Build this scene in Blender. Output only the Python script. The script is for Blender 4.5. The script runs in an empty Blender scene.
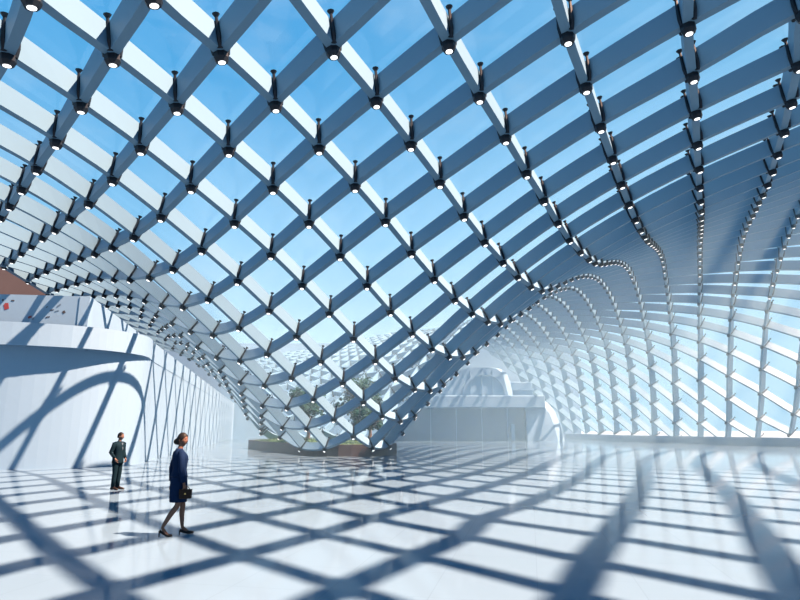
import bpy, bmesh, math, random
from mathutils import Vector, Matrix, noise
random.seed(7)
SC = bpy.context.scene
COL = SC.collection
PI = math.pi
V = Vector

# ------------------------------------------------------------------ lattice node positions (cm) per rib line
NODES = {
 -26:[(19,'-3751,11233,1556 -3623,11498,1574')],
 -25:[(18,'-3704,10736,1502 -3576,11000,1517 -3448,11264,1536 -3320,11528,1560')],
 -24:[(17,'-3656,10239,1450 -3528,10503,1460 -3401,10766,1476 -3273,11030,1497 -3146,11293,1523 -3019,11556,1553')],
 -23:[(16,'-3608,9744,1404 -3480,10007,1406 -3353,10270,1416 -3226,10533,1432 -3099,10796,1454 -2973,11058,1483 -2847,11320,1518 -2721,11583,1557')],
 -22:[(15,'-3557,9252,1365 -3430,9514,1358 -3304,9776,1359 -3177,10038,1369 -3051,10300,1386 -2925,10561,1410 -2800,10823,1441 -2675,11084,1479 -2550,11345,1523 -2425,11606,1571')],
 -21:[(14,'-3504,8764,1334 -3378,9024,1316 -3253,9284,1308 -3127,9545,1308 -3002,9806,1318 -2877,10066,1336 -2752,10327,1363 -2628,10587,1397 -2504,10847,1438 -2380,11107,1486 -2257,11366,1539 -2134,11625,1598')],
 -20:[(13,'-3446,8281,1313 -3323,8538,1283 -3199,8796,1263 -3075,9055,1253 -2951,9314,1254 -2826,9574,1264 -2702,9833,1284 -2579,10092,1313 -2456,10351,1350 -2333,10610,1395 -2211,10868,1447 -2089,11126,1505 -1967,11383,1568 -1846,11640,1635')],
 -19:[(12,'-3383,7804,1301 -3263,8058,1260 -3142,8313,1228 -3020,8570,1206 -2897,8826,1194 -2774,9084,1194 -2651,9342,1206 -2529,9600,1228 -2406,9858,1260 -2285,10115,1301 -2163,10372,1350 -2042,10629,1406 -1922,10885,1468 -1801,11141,1536 -1681,11396,1608 -1561,11652,1683')],
 -18:[(11,'-3313,7335,1298 -3198,7585,1248 -3080,7837,1204 -2961,8089,1168 -2841,8343,1143 -2720,8598,1130 -2598,8854,1131 -2477,9110,1144 -2355,9367,1169 -2234,9623,1205 -2114,9879,1250 -1994,10134,1304 -1874,10389,1365 -1755,10644,1431 -1636,10898,1503 -1518,11152,1578 -1399,11405,1657 -1280,11659,1738')],
 -17:[(10,'-3234,6874,1300 -3125,7120,1245 -3013,7367,1191 -2898,7615,1142 -2780,7865,1102 -2662,8117,1074 -2542,8370,1061 -2422,8624,1062 -2302,8879,1077 -2182,9133,1106 -2063,9388,1146 -1944,9642,1197 -1825,9895,1256 -1707,10149,1322 -1589,10402,1394 -1472,10654,1470 -1354,10907,1549 -1237,11159,1631 -1120,11411,1714 -1002,11663,1799')],
 -16:[(9,'-3145,6421,1301 -3043,6663,1247 -2937,6905,1189 -2828,7149,1130 -2716,7394,1075 -2600,7642,1030 -2484,7891,999 -2366,8142,985 -2247,8394,987 -2128,8647,1006 -2010,8900,1040 -1892,9152,1086 -1775,9405,1142 -1657,9656,1208 -1541,9908,1279 -1424,10159,1356 -1308,10410,1437 -1192,10661,1520 -1076,10912,1605 -959,11163,1690 -843,11414,1776 -725,11665,1861')],
 -15:[(8,'-3044,5978,1292 -2951,6216,1248 -2853,6453,1194 -2751,6691,1131 -2645,6931,1065 -2534,7173,1002 -2421,7418,951 -2306,7665,917 -2189,7914,902 -2072,8164,907 -1955,8415,931 -1838,8666,970 -1721,8917,1023 -1605,9167,1087 -1490,9417,1159 -1375,9666,1237 -1260,9915,1319 -1145,10165,1405 -1030,10414,1492 -915,10664,1579 -799,10914,1666 -683,11164,1752 -567,11415,1837 -449,11665,1920')],
 -14:[(7,'-2934,5543,1270 -2847,5777,1238 -2757,6010,1195 -2664,6242,1141 -2566,6476,1072 -2463,6712,994 -2355,6951,921 -2243,7194,863 -2129,7439,825 -2014,7686,812 -1898,7935,821 -1782,8184,851 -1666,8433,899 -1551,8681,960 -1436,8929,1031 -1322,9176,1111 -1209,9424,1196 -1095,9671,1284 -982,9919,1374 -868,10167,1465 -754,10416,1555 -639,10665,1644 -524,10915,1730 -408,11164,1813 -291,11414,1893 -173,11664,1971')],
 -13:[(6,'-2816,5113,1235 -2736,5345,1215 -2651,5576,1183 -2565,5805,1141 -2480,6030,1091 -2384,6260,1008 -2282,6493,916 -2176,6729,830 -2066,6970,763 -1953,7213,724 -1839,7459,713 -1724,7706,730 -1609,7952,769 -1494,8199,826 -1380,8445,897 -1267,8690,977 -1155,8936,1065 -1043,9181,1157 -930,9427,1252 -818,9673,1346 -706,9920,1441 -593,10168,1533 -479,10416,1623 -365,10665,1709 -249,10914,1790 -133,11164,1867 -15,11413,1939 104,11663,2008')],
 -12:[(5,'-2692,4686,1191 -2620,4915,1185 -2542,5145,1164 -2460,5373,1130 -2379,5596,1091 -2296,5817,1033 -2203,6043,936 -2103,6274,825 -1998,6508,724 -1889,6746,649 -1777,6988,611 -1663,7232,608 -1549,7477,635 -1435,7721,685 -1322,7965,754 -1209,8208,836 -1098,8451,926 -987,8695,1023 -876,8938,1122 -765,9182,1223 -654,9427,1322 -543,9673,1420 -431,9920,1514 -319,10167,1604 -205,10416,1689 -90,10664,1768 26,10913,1842 143,11162,1909 262,11411,1969 383,11659,2023')],
 -11:[(4,'-2563,4259,1143 -2500,4486,1150 -2430,4714,1141 -2354,4941,1119 -2276,5165,1084 -2196,5385,1038 -2114,5603,971 -2022,5828,852 -1924,6056,718 -1820,6288,600 -1712,6524,519 -1600,6764,487 -1487,7006,496 -1373,7248,538 -1260,7490,603 -1148,7731,685 -1037,7972,779 -927,8212,881 -818,8453,986 -708,8695,1093 -599,8938,1199 -490,9182,1303 -380,9426,1403 -269,9672,1498 -157,9919,1588 -45,10167,1671 69,10415,1748 185,10664,1817 302,10912,1879 420,11160,1931 541,11407,1975 663,11653,2012')],
 -10:[(3,'-2438,3819,1124 -2378,4053,1121 -2315,4280,1123 -2246,4509,1099 -2171,4734,1072 -2093,4956,1028 -2015,5175,970 -1931,5393,885 -1840,5615,751 -1744,5841,595 -1642,6070,454 -1534,6304,373 -1423,6542,355 -1309,6781,384 -1196,7020,444 -1084,7258,526 -973,7497,624 -864,7735,731 -755,7973,843 -647,8212,957 -539,8452,1071 -431,8694,1183 -323,8937,1290 -214,9181,1392 -105,9426,1487 6,9672,1575 117,9919,1656 230,10167,1729 345,10415,1793 461,10663,1849 579,10910,1894 699,11156,1929 820,11400,1952 944,11643,1966')],
 -9:[(2,'-2307,3378,1103 -2255,3612,1106 -2198,3845,1096 -2133,4075,1082 -2063,4302,1061 -1989,4526,1021 -1911,4749,959 -1830,4968,883 -1743,5188,776 -1657,5406,636 -1562,5628,468 -1462,5855,277 -1355,6086,218 -1243,6320,226 -1130,6556,279 -1017,6791,360 -906,7027,460 -796,7262,573 -688,7498,693 -581,7734,816 -475,7972,939 -368,8211,1059 -262,8451,1175 -155,8693,1284 -47,8936,1387 61,9181,1481 171,9427,1567 281,9674,1644 393,9921,1712 507,10168,1771 622,10415,1819 738,10662,1857 857,10906,1882 978,11149,1895 1100,11389,1892 1224,11626,1879')],
 -8:[(1,'-2181,2928,1087 -2127,3172,1081 -2075,3406,1080 -2018,3639,1064 -1954,3869,1041 -1883,4095,1011 -1808,4320,956 -1730,4542,879 -1648,4763,779 -1561,4983,653 -1469,5203,497 -1373,5424,309 -1279,5643,137 -1174,5867,67 -1060,6097,112 -947,6330,190 -835,6563,290 -725,6796,408 -617,7028,536 -510,7262,669 -405,7497,802 -300,7733,932 -195,7970,1058 -89,8210,1176 16,8451,1287 123,8694,1388 230,8938,1480 339,9184,1563 448,9430,1635 559,9677,1697 671,9924,1748 784,10170,1789 900,10415,1818 1017,10659,1835 1136,10900,1837 1257,11137,1823 1380,11371,1791 1504,11600,1745')],
 -7:[(0,'-2050,2473,1070 -1998,2723,1066 -1948,2966,1060 -1896,3201,1052 -1840,3433,1029 -1776,3663,995 -1704,3889,950 -1627,4116,875 -1548,4339,779 -1463,4561,662 -1375,4781,521 -1281,5002,357 -1183,5221,176'),(15,'-875,5872,34 -760,6103,119 -648,6334,238 -541,6564,375 -435,6795,519 -330,7027,663 -226,7260,805 -122,7495,940 -19,7732,1069 86,7971,1189 190,8212,1298 296,8454,1398 402,8698,1486 510,8944,1563 618,9190,1628 728,9436,1683 838,9682,1727 950,9927,1759 1064,10171,1779 1179,10413,1787 1296,10653,1779 1416,10889,1753 1536,11120,1707 1658,11346,1639 1779,11566,1556')],
 -6:[(-1,'-1916,2014,1045 -1864,2272,1047 -1815,2521,1044 -1770,2762,1034 -1719,2997,1020 -1664,3227,991 -1597,3459,939 -1525,3687,874 -1446,3913,781 -1364,4138,667 -1277,4360,539 -1187,4581,390 -1090,4802,227'),(16,'-567,5877,58 -459,6106,212 -353,6335,368 -249,6564,525 -147,6794,679 -44,7027,826 58,7261,965 161,7497,1094 264,7736,1212 368,7976,1319 473,8218,1414 579,8462,1497 685,8707,1566 793,8952,1624 901,9198,1670 1010,9443,1704 1120,9688,1727 1231,9931,1739 1344,10171,1737 1459,10409,1719 1576,10642,1683 1695,10871,1624 1814,11095,1540 1933,11313,1433 2051,11525,1310')],
 -5:[(-2,'-1782,1548,1010 -1731,1812,1018 -1680,2071,1022 -1629,2323,1021 -1594,2557,1010 -1543,2793,985 -1487,3026,937 -1418,3258,875 -1345,3486,789 -1262,3714,677 -1180,3937,552 -1089,4159,416 -996,4379,270 -902,4600,117'),(16,'-368,5654,42 -265,5880,218 -163,6108,393 -62,6336,560 39,6565,718 140,6797,867 241,7030,1005 343,7266,1132 446,7504,1247 549,7744,1349 654,7986,1438 759,8230,1512 865,8474,1574 972,8719,1622 1079,8964,1658 1187,9208,1682 1295,9451,1694 1404,9693,1695 1514,9932,1684 1626,10167,1657 1740,10399,1611 1857,10626,1539 1974,10848,1440 2090,11065,1313 2204,11277,1166 2315,11484,1009')],
 -4:[(-3,'-1645,1077,965 -1597,1347,980 -1549,1611,992 -1502,1869,997 -1458,2119,993 -1421,2355,980 -1371,2590,947 -1311,2825,887 -1240,3058,807 -1162,3287,708 -1077,3513,590 -990,3735,461 -896,3955,327 -803,4173,187 -711,4391,37'),(16,'-169,5436,75 -71,5660,279 28,5885,458 128,6112,624 227,6341,781 327,6572,927 428,6805,1062 529,7040,1184 631,7278,1292 735,7517,1387 839,7759,1467 944,8002,1532 1050,8246,1583 1157,8490,1621 1263,8734,1645 1370,8977,1657 1477,9218,1658 1583,9458,1648 1690,9695,1627 1799,9929,1592 1910,10158,1539 2023,10383,1455 2138,10603,1336 2251,10820,1188 2362,11033,1022 2468,11243,845 2573,11448,666')],
 -3:[(-4,'-1503,600,912 -1459,876,932 -1414,1146,950 -1369,1411,965 -1326,1668,974 -1285,1915,974 -1248,2152,956 -1195,2390,915 -1132,2626,847 -1057,2860,758 -975,3088,657 -886,3312,546 -794,3532,426 -697,3749,304 -605,3964,179 -510,4177,43'),(15,'-69,5002,55 26,5223,220 122,5445,392 220,5668,559 318,5894,717 417,6121,866 516,6351,1004 617,6584,1131 718,6818,1245 821,7056,1345 924,7295,1430 1029,7536,1500 1134,7778,1554 1240,8021,1594 1347,8264,1619 1454,8507,1631 1560,8749,1631 1666,8989,1620 1771,9226,1599 1875,9461,1566 1981,9692,1522 2089,9919,1462 2196,10142,1370 2309,10362,1226 2418,10579,1053 2523,10794,867 2625,11006,677 2725,11215,487 2827,11420,300')],
 -2:[(-5,'-1357,118,856 -1316,398,879 -1273,675,900 -1231,948,920 -1190,1213,939 -1151,1468,953 -1113,1714,957 -1073,1953,938 -1018,2192,895 -950,2427,832 -870,2658,752 -785,2884,659 -691,3107,558 -599,3324,453 -505,3539,346 -407,3752,233 -301,3963,129 -183,4171,50 -72,4377,54 23,4585,147 118,4798,262 217,5014,395 314,5234,540 412,5456,688 510,5680,831 609,5907,967 708,6136,1094 809,6368,1210 911,6602,1313 1014,6839,1402 1118,7077,1476 1223,7318,1533 1329,7560,1575 1436,7802,1602 1543,8043,1616 1651,8284,1617 1757,8524,1603 1863,8762,1579 1969,8996,1549 2075,9227,1507 2180,9455,1451 2283,9680,1379 2385,9902,1270 2488,10123,1097 2589,10342,901 2687,10558,698 2785,10773,497 2880,10986,302 2973,11200,116')],
 -1:[(-6,'-1208,-370,798 -1169,-86,823 -1129,196,847 -1089,476,870 -1049,751,892 -1010,1019,912 -975,1274,932 -941,1516,945 -897,1753,938 -836,1992,903 -766,2225,853 -684,2453,786 -596,2678,704 -505,2897,618 -412,3113,520 -316,3327,424 -213,3539,329 -109,3750,255 5,3960,227 105,4169,268 203,4379,358 306,4591,461 407,4807,577 506,5025,703 604,5247,830 703,5470,956 802,5697,1076 903,5925,1189 1004,6157,1291 1107,6390,1382 1211,6626,1458 1316,6864,1519 1422,7104,1564 1528,7346,1592 1636,7587,1605 1744,7827,1607 1853,8065,1599 1962,8301,1576 2070,8535,1542 2175,8767,1499 2280,8996,1442 2384,9221,1369 2485,9444,1272 2581,9665,1136 2672,9888,940 2763,10109,726 2855,10327,511 2946,10544,304 3036,10760,111')],
 0:[(-6,'-1017,-575,764 -981,-290,791 -945,-7,817 -908,275,842 -870,553,865 -832,826,888 -795,1086,912 -770,1319,940 -725,1554,945 -663,1789,927 -586,2021,891 -502,2246,839 -414,2468,771 -322,2687,692 -227,2902,608 -128,3115,522 -26,3326,449 86,3538,405 189,3749,410 289,3960,462 394,4171,553 497,4383,652 598,4599,757 698,4818,865 798,5040,974 898,5264,1081 998,5490,1184 1100,5719,1281 1203,5949,1369 1308,6183,1446 1413,6418,1507 1519,6656,1554 1625,6895,1588 1733,7136,1599 1840,7376,1600 1949,7614,1589 2059,7850,1569 2169,8082,1539 2279,8312,1497 2382,8541,1439 2484,8767,1365 2584,8990,1271 2679,9213,1144 2769,9436,966 2855,9659,756 2939,9881,530 3024,10101,308 3108,10319,106')],
 1:[(-5,'-795,-496,762 -763,-211,791 -730,71,819 -696,351,845 -661,626,870 -627,892,894 -601,1122,937 -553,1356,958 -489,1588,956 -409,1816,935 -325,2039,897 -234,2259,839 -140,2476,772 -43,2690,699 61,2902,634 169,3113,584 275,3324,570 373,3537,594 476,3749,648 579,3962,733 689,4175,829 790,4392,922 891,4612,1017 993,4834,1109 1095,5059,1198 1197,5286,1283 1300,5516,1363 1405,5747,1436 1513,5979,1499 1619,6215,1544 1726,6453,1574 1832,6693,1591 1942,6931,1594 2050,7169,1586 2158,7405,1566 2267,7638,1533 2377,7868,1487 2484,8095,1433 2585,8320,1358 2684,8543,1263 2780,8765,1142 2870,8988,977 2954,9212,775 3036,9435,552 3115,9657,316 3193,9878,106')],
 2:[(-4,'-584,-418,769 -556,-135,803 -527,144,834 -497,417,864 -468,680,896 -437,929,927 -386,1159,968 -316,1389,983 -235,1613,975 -146,1831,948 -52,2047,906 45,2262,852 146,2474,800 253,2685,755 357,2895,732 464,3108,729 566,3322,756 665,3537,817 770,3752,894 874,3968,978 981,4186,1067 1087,4406,1149 1192,4630,1226 1296,4857,1298 1400,5085,1366 1504,5316,1429 1608,5548,1487 1720,5781,1530 1830,6017,1560 1937,6255,1579 2046,6493,1583 2154,6730,1575 2261,6967,1555 2371,7200,1522 2478,7431,1477 2582,7658,1423 2684,7881,1352 2783,8103,1256 2875,8326,1129 2967,8547,967 3055,8769,771 3137,8992,559 3216,9215,337 3291,9437,116')],
 3:[(-3,'-386,-345,792 -362,-67,832 -336,205,869 -306,467,906 -269,719,945 -217,960,981 -148,1193,1003 -61,1411,1007 32,1622,991 130,1830,961 230,2042,925 333,2252,894 440,2462,871 544,2675,862 651,2890,867 757,3107,897 859,3324,958 962,3542,1030 1068,3761,1107 1176,3982,1180 1286,4204,1251 1393,4429,1316 1501,4657,1375 1608,4887,1429 1714,5118,1477 1823,5351,1516 1931,5587,1541 2041,5824,1556 2150,6061,1564 2258,6298,1563 2366,6534,1544 2475,6767,1516 2580,7000,1467 2685,7228,1410 2786,7451,1342 2885,7671,1250 2980,7891,1121 3072,8111,953 3159,8332,751 3243,8554,533 3323,8776,313 3396,9000,111')],
 4:[(-2,'-199,-279,836 -177,-6,882 -146,257,924 -106,508,963 -49,750,1000 25,992,1024 111,1211,1030 206,1409,1019 307,1607,1004 410,1813,987 515,2021,976 620,2234,967 725,2450,967 837,2669,979 947,2891,1008 1052,3115,1052 1160,3338,1109 1268,3561,1174 1378,3784,1242 1488,4008,1307 1597,4234,1367 1707,4462,1424 1817,4691,1472 1927,4922,1512 2040,5155,1539 2149,5392,1554 2258,5629,1560 2368,5865,1558 2478,6101,1542 2587,6336,1513 2690,6570,1470 2793,6801,1410 2894,7025,1340 2992,7246,1246 3087,7465,1118 3177,7684,946 3264,7902,738 3346,8123,511 3424,8345,281 3502,8566,74')],
 5:[(-1,'-20,-215,903 6,56,946 51,306,997 116,555,1029 196,788,1048 287,1000,1043 376,1192,1036 476,1387,1033 578,1586,1029 684,1793,1028 791,2006,1032 902,2227,1043 1015,2453,1060 1129,2680,1090 1241,2906,1133 1353,3133,1182 1465,3359,1239 1577,3584,1299 1689,3811,1357 1802,4038,1413 1916,4266,1461 2031,4495,1503 2144,4727,1534 2256,4961,1554 2367,5197,1561 2476,5436,1554 2587,5673,1537 2697,5909,1512 2805,6143,1471 2910,6375,1414 3011,6603,1342 3108,6826,1244 3202,7045,1118 3288,7264,946 3369,7483,733 3452,7700,498 3533,7917,259 3607,8137,39')],
 6:[(0,'151,-138,993 207,118,1035 281,363,1065 369,592,1066 463,793,1055 553,981,1047 640,1175,1049 743,1369,1052 851,1573,1063 961,1788,1076 1077,2012,1094 1194,2241,1120 1313,2470,1151 1432,2698,1192 1550,2927,1240 1667,3155,1292 1783,3382,1347 1900,3610,1399 2016,3839,1448 2131,4070,1487 2246,4303,1517 2361,4537,1536 2476,4771,1548 2590,5006,1552 2703,5242,1539 2814,5480,1512 2922,5716,1474 3027,5951,1420 3129,6183,1348 3227,6410,1252 3320,6633,1127 3407,6853,954 3489,7071,738 3570,7285,496 3647,7499,250 3718,7714,14')],
 7:[(1,'366,-62,1082 451,183,1088 550,394,1073 640,605,1065 728,791,1057 816,964,1057 893,1166,1076 1016,1369,1083 1136,1583,1104 1258,1805,1129 1381,2032,1160 1506,2261,1196 1629,2491,1237 1751,2721,1283 1871,2951,1334 1994,3179,1384 2115,3409,1430 2232,3642,1471 2348,3876,1505 2464,4110,1530 2582,4345,1541 2700,4580,1545 2816,4817,1536 2930,5053,1515 3040,5293,1473 3144,5532,1418 3248,5766,1352 3348,5997,1263 3443,6223,1141 3534,6446,973 3615,6667,755 3696,6880,510 3775,7090,252 3840,7300,4')],
 8:[(2,'637,-5,1092 727,227,1083 815,408,1067 902,578,1060 982,751,1065 1087,951,1080 1200,1156,1101 1322,1373,1128 1446,1596,1160 1574,1822,1196 1702,2051,1236 1828,2282,1281 1954,2513,1330 2080,2743,1379 2206,2974,1425 2328,3207,1466 2449,3442,1500 2570,3678,1526 2695,3912,1540 2814,4150,1548 2932,4390,1538 3050,4629,1516 3164,4868,1477 3268,5112,1423 3375,5349,1358 3475,5584,1271 3571,5815,1153 3665,6040,993 3751,6262,787 3837,6477,549 3909,6692,287 3977,6905,60')],
 9:[(3,'901,24,1076 988,191,1063 1070,337,1054 1158,533,1076 1264,729,1098 1386,941,1127 1512,1159,1160 1643,1384,1196 1775,1612,1236 1906,1843,1279 2037,2074,1326 2167,2306,1374 2297,2539,1419 2425,2773,1461 2551,3009,1495 2676,3246,1523 2806,3481,1539 2927,3721,1548 3048,3963,1538 3168,4204,1517 3286,4446,1480 3392,4692,1427 3501,4932,1363 3603,5171,1279 3700,5406,1164 3797,5634,1012 3887,5858,817 3974,6076,588 4045,6294,329 4114,6509,118')],
 10:[(4,'1157,-77,1044 1229,115,1073 1329,301,1095 1450,508,1127 1577,722,1159 1712,945,1196 1847,1172,1235 1984,1403,1277 2119,1636,1322 2254,1869,1369 2388,2103,1414 2521,2339,1455 2652,2576,1491 2782,2814,1519 2915,3051,1537 3040,3293,1547 3163,3537,1538 3286,3781,1518 3407,4024,1483 3516,4272,1431 3626,4516,1369 3731,4758,1286 3830,4997,1174 3929,5228,1029 4022,5455,846 4110,5676,628 4181,5896,380 4252,6114,177')],
 11:[(5,'1393,-128,1092 1514,76,1126 1642,285,1159 1781,507,1195 1920,733,1234 2062,964,1275 2202,1197,1319 2341,1432,1364 2480,1668,1409 2617,1905,1450 2753,2143,1486 2887,2383,1515 3023,2622,1535 3151,2865,1545 3278,3112,1538 3403,3358,1518 3526,3604,1485 3639,3853,1435 3751,4100,1373 3858,4345,1292 3959,4587,1184 4060,4822,1046 4156,5052,875 4245,5276,669 4318,5499,435 4391,5720,238')],
 12:[(6,'1707,-152,1158 1850,68,1195 1992,293,1233 2139,524,1273 2284,759,1315 2428,995,1360 2571,1232,1404 2713,1471,1445 2853,1711,1482 2991,1952,1511 3130,2194,1532 3262,2439,1543 3392,2687,1537 3520,2935,1518 3645,3184,1486 3761,3435,1438 3875,3684,1377 3984,3932,1298 4089,4177,1195 4191,4416,1064 4288,4649,903 4379,4877,711 4455,5102,493 4530,5325,301')],
 13:[(7,'2065,-146,1232 2217,85,1271 2365,320,1312 2515,558,1355 2662,797,1398 2809,1037,1440 2953,1278,1477 3096,1521,1507 3237,1765,1529 3373,2013,1540 3506,2262,1535 3636,2513,1518 3763,2764,1487 3883,3017,1441 3999,3269,1382 4111,3519,1305 4218,3767,1206 4322,4009,1082 4421,4246,932 4512,4477,753 4593,4705,552 4670,4931,365')],
 14:[(8,'2447,-118,1308 2602,121,1350 2753,361,1393 2905,603,1435 3053,846,1472 3199,1091,1503 3343,1338,1526 3483,1587,1537 3619,1838,1534 3752,2091,1517 3881,2344,1488 4004,2599,1444 4123,2854,1385 4237,3107,1311 4346,3357,1217 4452,3602,1101 4553,3843,961 4646,4078,796 4731,4309,611 4811,4537,430')],
 15:[(9,'2844,-74,1388 3000,169,1430 3152,414,1468 3303,661,1499 3450,910,1522 3593,1161,1534 3732,1414,1532 3868,1669,1517 3999,1925,1488 4125,2182,1446 4246,2438,1389 4363,2694,1318 4474,2947,1229 4582,3196,1121 4684,3439,991 4781,3678,839 4869,3912,669 4953,4143,496')],
 16:[(10,'3252,-18,1463 3407,231,1495 3556,483,1519 3703,735,1530 3845,991,1530 3983,1248,1516 4117,1506,1488 4246,1764,1447 4369,2023,1393 4488,2281,1325 4602,2536,1241 4712,2788,1141 4816,3035,1021 4915,3278,883 5008,3515,727 5095,3749,563')],
 17:[(11,'3662,55,1515 3813,310,1527 3958,567,1528 4099,826,1515 4235,1087,1489 4366,1347,1449 4492,1608,1397 4613,1868,1332 4729,2126,1254 4841,2381,1161 4948,2631,1052 5050,2877,926 5147,3118,785 5238,3355,630')],
 18:[(12,'4071,144,1526 4214,405,1513 4353,668,1489 4487,930,1450 4615,1194,1401 4738,1456,1339 4857,1716,1267 4971,1974,1182 5080,2227,1083 5185,2477,970 5286,2721,841 5381,2961,697')],
 19:[(13,'4470,249,1489 4607,513,1452 4738,779,1404 4863,1043,1347 4984,1306,1280 5100,1566,1203 5213,1823,1115 5321,2076,1013 5425,2324,898 5525,2568,765')],
 20:[(14,'4861,364,1408 4988,630,1354 5111,896,1293 5230,1159,1225 5345,1419,1146 5456,1675,1056 5565,1927,953 5668,2174,833')],
 21:[(15,'5239,485,1307 5359,751,1246 5478,1014,1178 5592,1274,1100 5704,1529,1009 5812,1780,901')],
 22:[(16,'5610,610,1209 5728,873,1143 5844,1132,1065 5955,1386,969')],
 23:[(17,'5983,734,1120 6099,992,1036')],
}
P = {}
for a, runs in NODES.items():
    for b0, s in runs:
        for i, t in enumerate(s.split()):
            x, y, z = t.split(',')
            P[(a, b0 + i)] = V((int(x) / 100, int(y) / 100, int(z) / 100))

# ------------------------------------------------------------------ helpers
def tag(o, label=None, cat=None, group=None, kind=None):
    if label: o['label'] = label
    if cat: o['category'] = cat
    if group: o['group'] = group
    if kind: o['kind'] = kind
    return o

def link(name, me, mat=None, parent=None, smooth=False):
    o = bpy.data.objects.new(name, me); COL.objects.link(o)
    if mat and not me.materials: me.materials.append(mat)
    if parent: o.parent = parent
    if smooth:
        for p in me.polygons: p.use_smooth = True
    return o

def obj(name, bm, mat, parent=None, smooth=False, loc=None):
    me = bpy.data.meshes.new(name)
    bmesh.ops.recalc_face_normals(bm, faces=bm.faces[:])
    bm.to_mesh(me); bm.free()
    o = link(name, me, mat, parent, smooth)
    if loc is not None: o.location = loc
    return o

def empty(name, loc=(0, 0, 0), rz=0.0):
    o = bpy.data.objects.new(name, None); COL.objects.link(o)
    o.empty_display_size = .2; o.location = loc; o.rotation_euler = (0, 0, rz)
    return o

def add_box(bm, x0, x1, y0, y1, z0, z1, bevel=0.0, M=None):
    vs = [bm.verts.new((x, y, z)) for z in (z0, z1) for y in (y0, y1) for x in (x0, x1)]
    fs = [(0, 1, 3, 2), (4, 6, 7, 5), (0, 4, 5, 1), (1, 5, 7, 3), (3, 7, 6, 2), (2, 6, 4, 0)]
    ff = [bm.faces.new([vs[i] for i in f]) for f in fs]
    if bevel:
        es = list({e for f in ff for e in f.edges})
        r = bmesh.ops.bevel(bm, geom=es, offset=bevel, segments=2, affect='EDGES', profile=.5)
        vs = list({v for f in r['faces'] for v in f.verts} | {v for v in vs if v.is_valid})
    if M is not None:
        for v in vs: v.co = M @ v.co

def add_loft(bm, rings, cap=True):
    """rings: lists of points of equal length, closed around"""
    R = [[bm.verts.new(p) for p in r] for r in rings]
    n = len(R[0])
    for r0, r1 in zip(R, R[1:]):
        for i in range(n):
            bm.faces.new((r0[i], r0[(i + 1) % n], r1[(i + 1) % n], r1[i]))
    if cap:
        bm.faces.new(R[0][::-1]); bm.faces.new(R[-1])
    return R

def ell(c, rx, ry, n=20, p=2.0, rot=0.0):
    out = []
    for i in range(n):
        t = 2 * PI * i / n
        x = math.copysign(abs(math.cos(t)) ** (2 / p), math.cos(t)) * rx
        y = math.copysign(abs(math.sin(t)) ** (2 / p), math.sin(t)) * ry
        out.append(V((c[0] + x * math.cos(rot) - y * math.sin(rot), c[1] + x * math.sin(rot) + y * math.cos(rot), c[2])))
    return out

def add_tube(bm, pts, radii, n=10, cap=True):
    pts = [V(p) for p in pts]
    rings = []
    up = V((0, 0, 1))
    t0 = (pts[1] - pts[0]).normalized()
    ref = up if abs(t0.z) < .9 else V((1, 0, 0))
    u = t0.cross(ref).normalized()
    for i, p in enumerate(pts):
        t = (pts[min(i + 1, len(pts) - 1)] - pts[max(i - 1, 0)]).normalized()
        u = (u - t * u.dot(t)).normalized(); w = t.cross(u)
        r = radii[i] if isinstance(radii, (list, tuple)) else radii
        rings.append([p + u * (math.cos(2 * PI * k / n) * r) + w * (math.sin(2 * PI * k / n) * r) for k in range(n)])
    add_loft(bm, rings, cap)

def add_prism(bm, poly, z0, z1):
    lo = [bm.verts.new((x, y, z0)) for x, y in poly]; hi = [bm.verts.new((x, y, z1)) for x, y in poly]
    n = len(poly)
    for i in range(n): bm.faces.new((lo[i], lo[(i + 1) % n], hi[(i + 1) % n], hi[i]))
    bm.faces.new(lo[::-1]); bm.faces.new(hi)

def add_strip(bm, path, thick, z0, z1):
    """a wall of even thickness along an open plan path (thickness to the left of travel)"""
    path = [V((x, y)) for x, y in path]
    off = []
    for i, p in enumerate(path):
        t = (path[min(i + 1, len(path) - 1)] - path[max(i - 1, 0)]).normalized()
        off.append(p + V((-t.y, t.x)) * thick)
    R = []
    for p, q in zip(path, off):
        R.append([(p.x, p.y, z0), (p.x, p.y, z1), (q.x, q.y, z1), (q.x, q.y, z0)])
    add_loft(bm, R)

def spline(pts, k=6):
    pts = [V(p) for p in pts]; out = []
    for i in range(len(pts) - 1):
        p0 = pts[max(i - 1, 0)]; p1 = pts[i]; p2 = pts[i + 1]; p3 = pts[min(i + 2, len(pts) - 1)]
        for j in range(k):
            t = j / k
            out.append(.5 * ((2 * p1) + (p2 - p0) * t + (2 * p0 - 5 * p1 + 4 * p2 - p3) * t * t + (3 * p1 - p0 - 3 * p2 + p3) * t ** 3))
    out.append(pts[-1])
    return out

# ------------------------------------------------------------------ materials
def new_mat(name):
    m = bpy.data.materials.new(name); m.use_nodes = True
    return m, m.node_tree.nodes, m.node_tree.links, m.node_tree.nodes['Principled BSDF']

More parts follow.
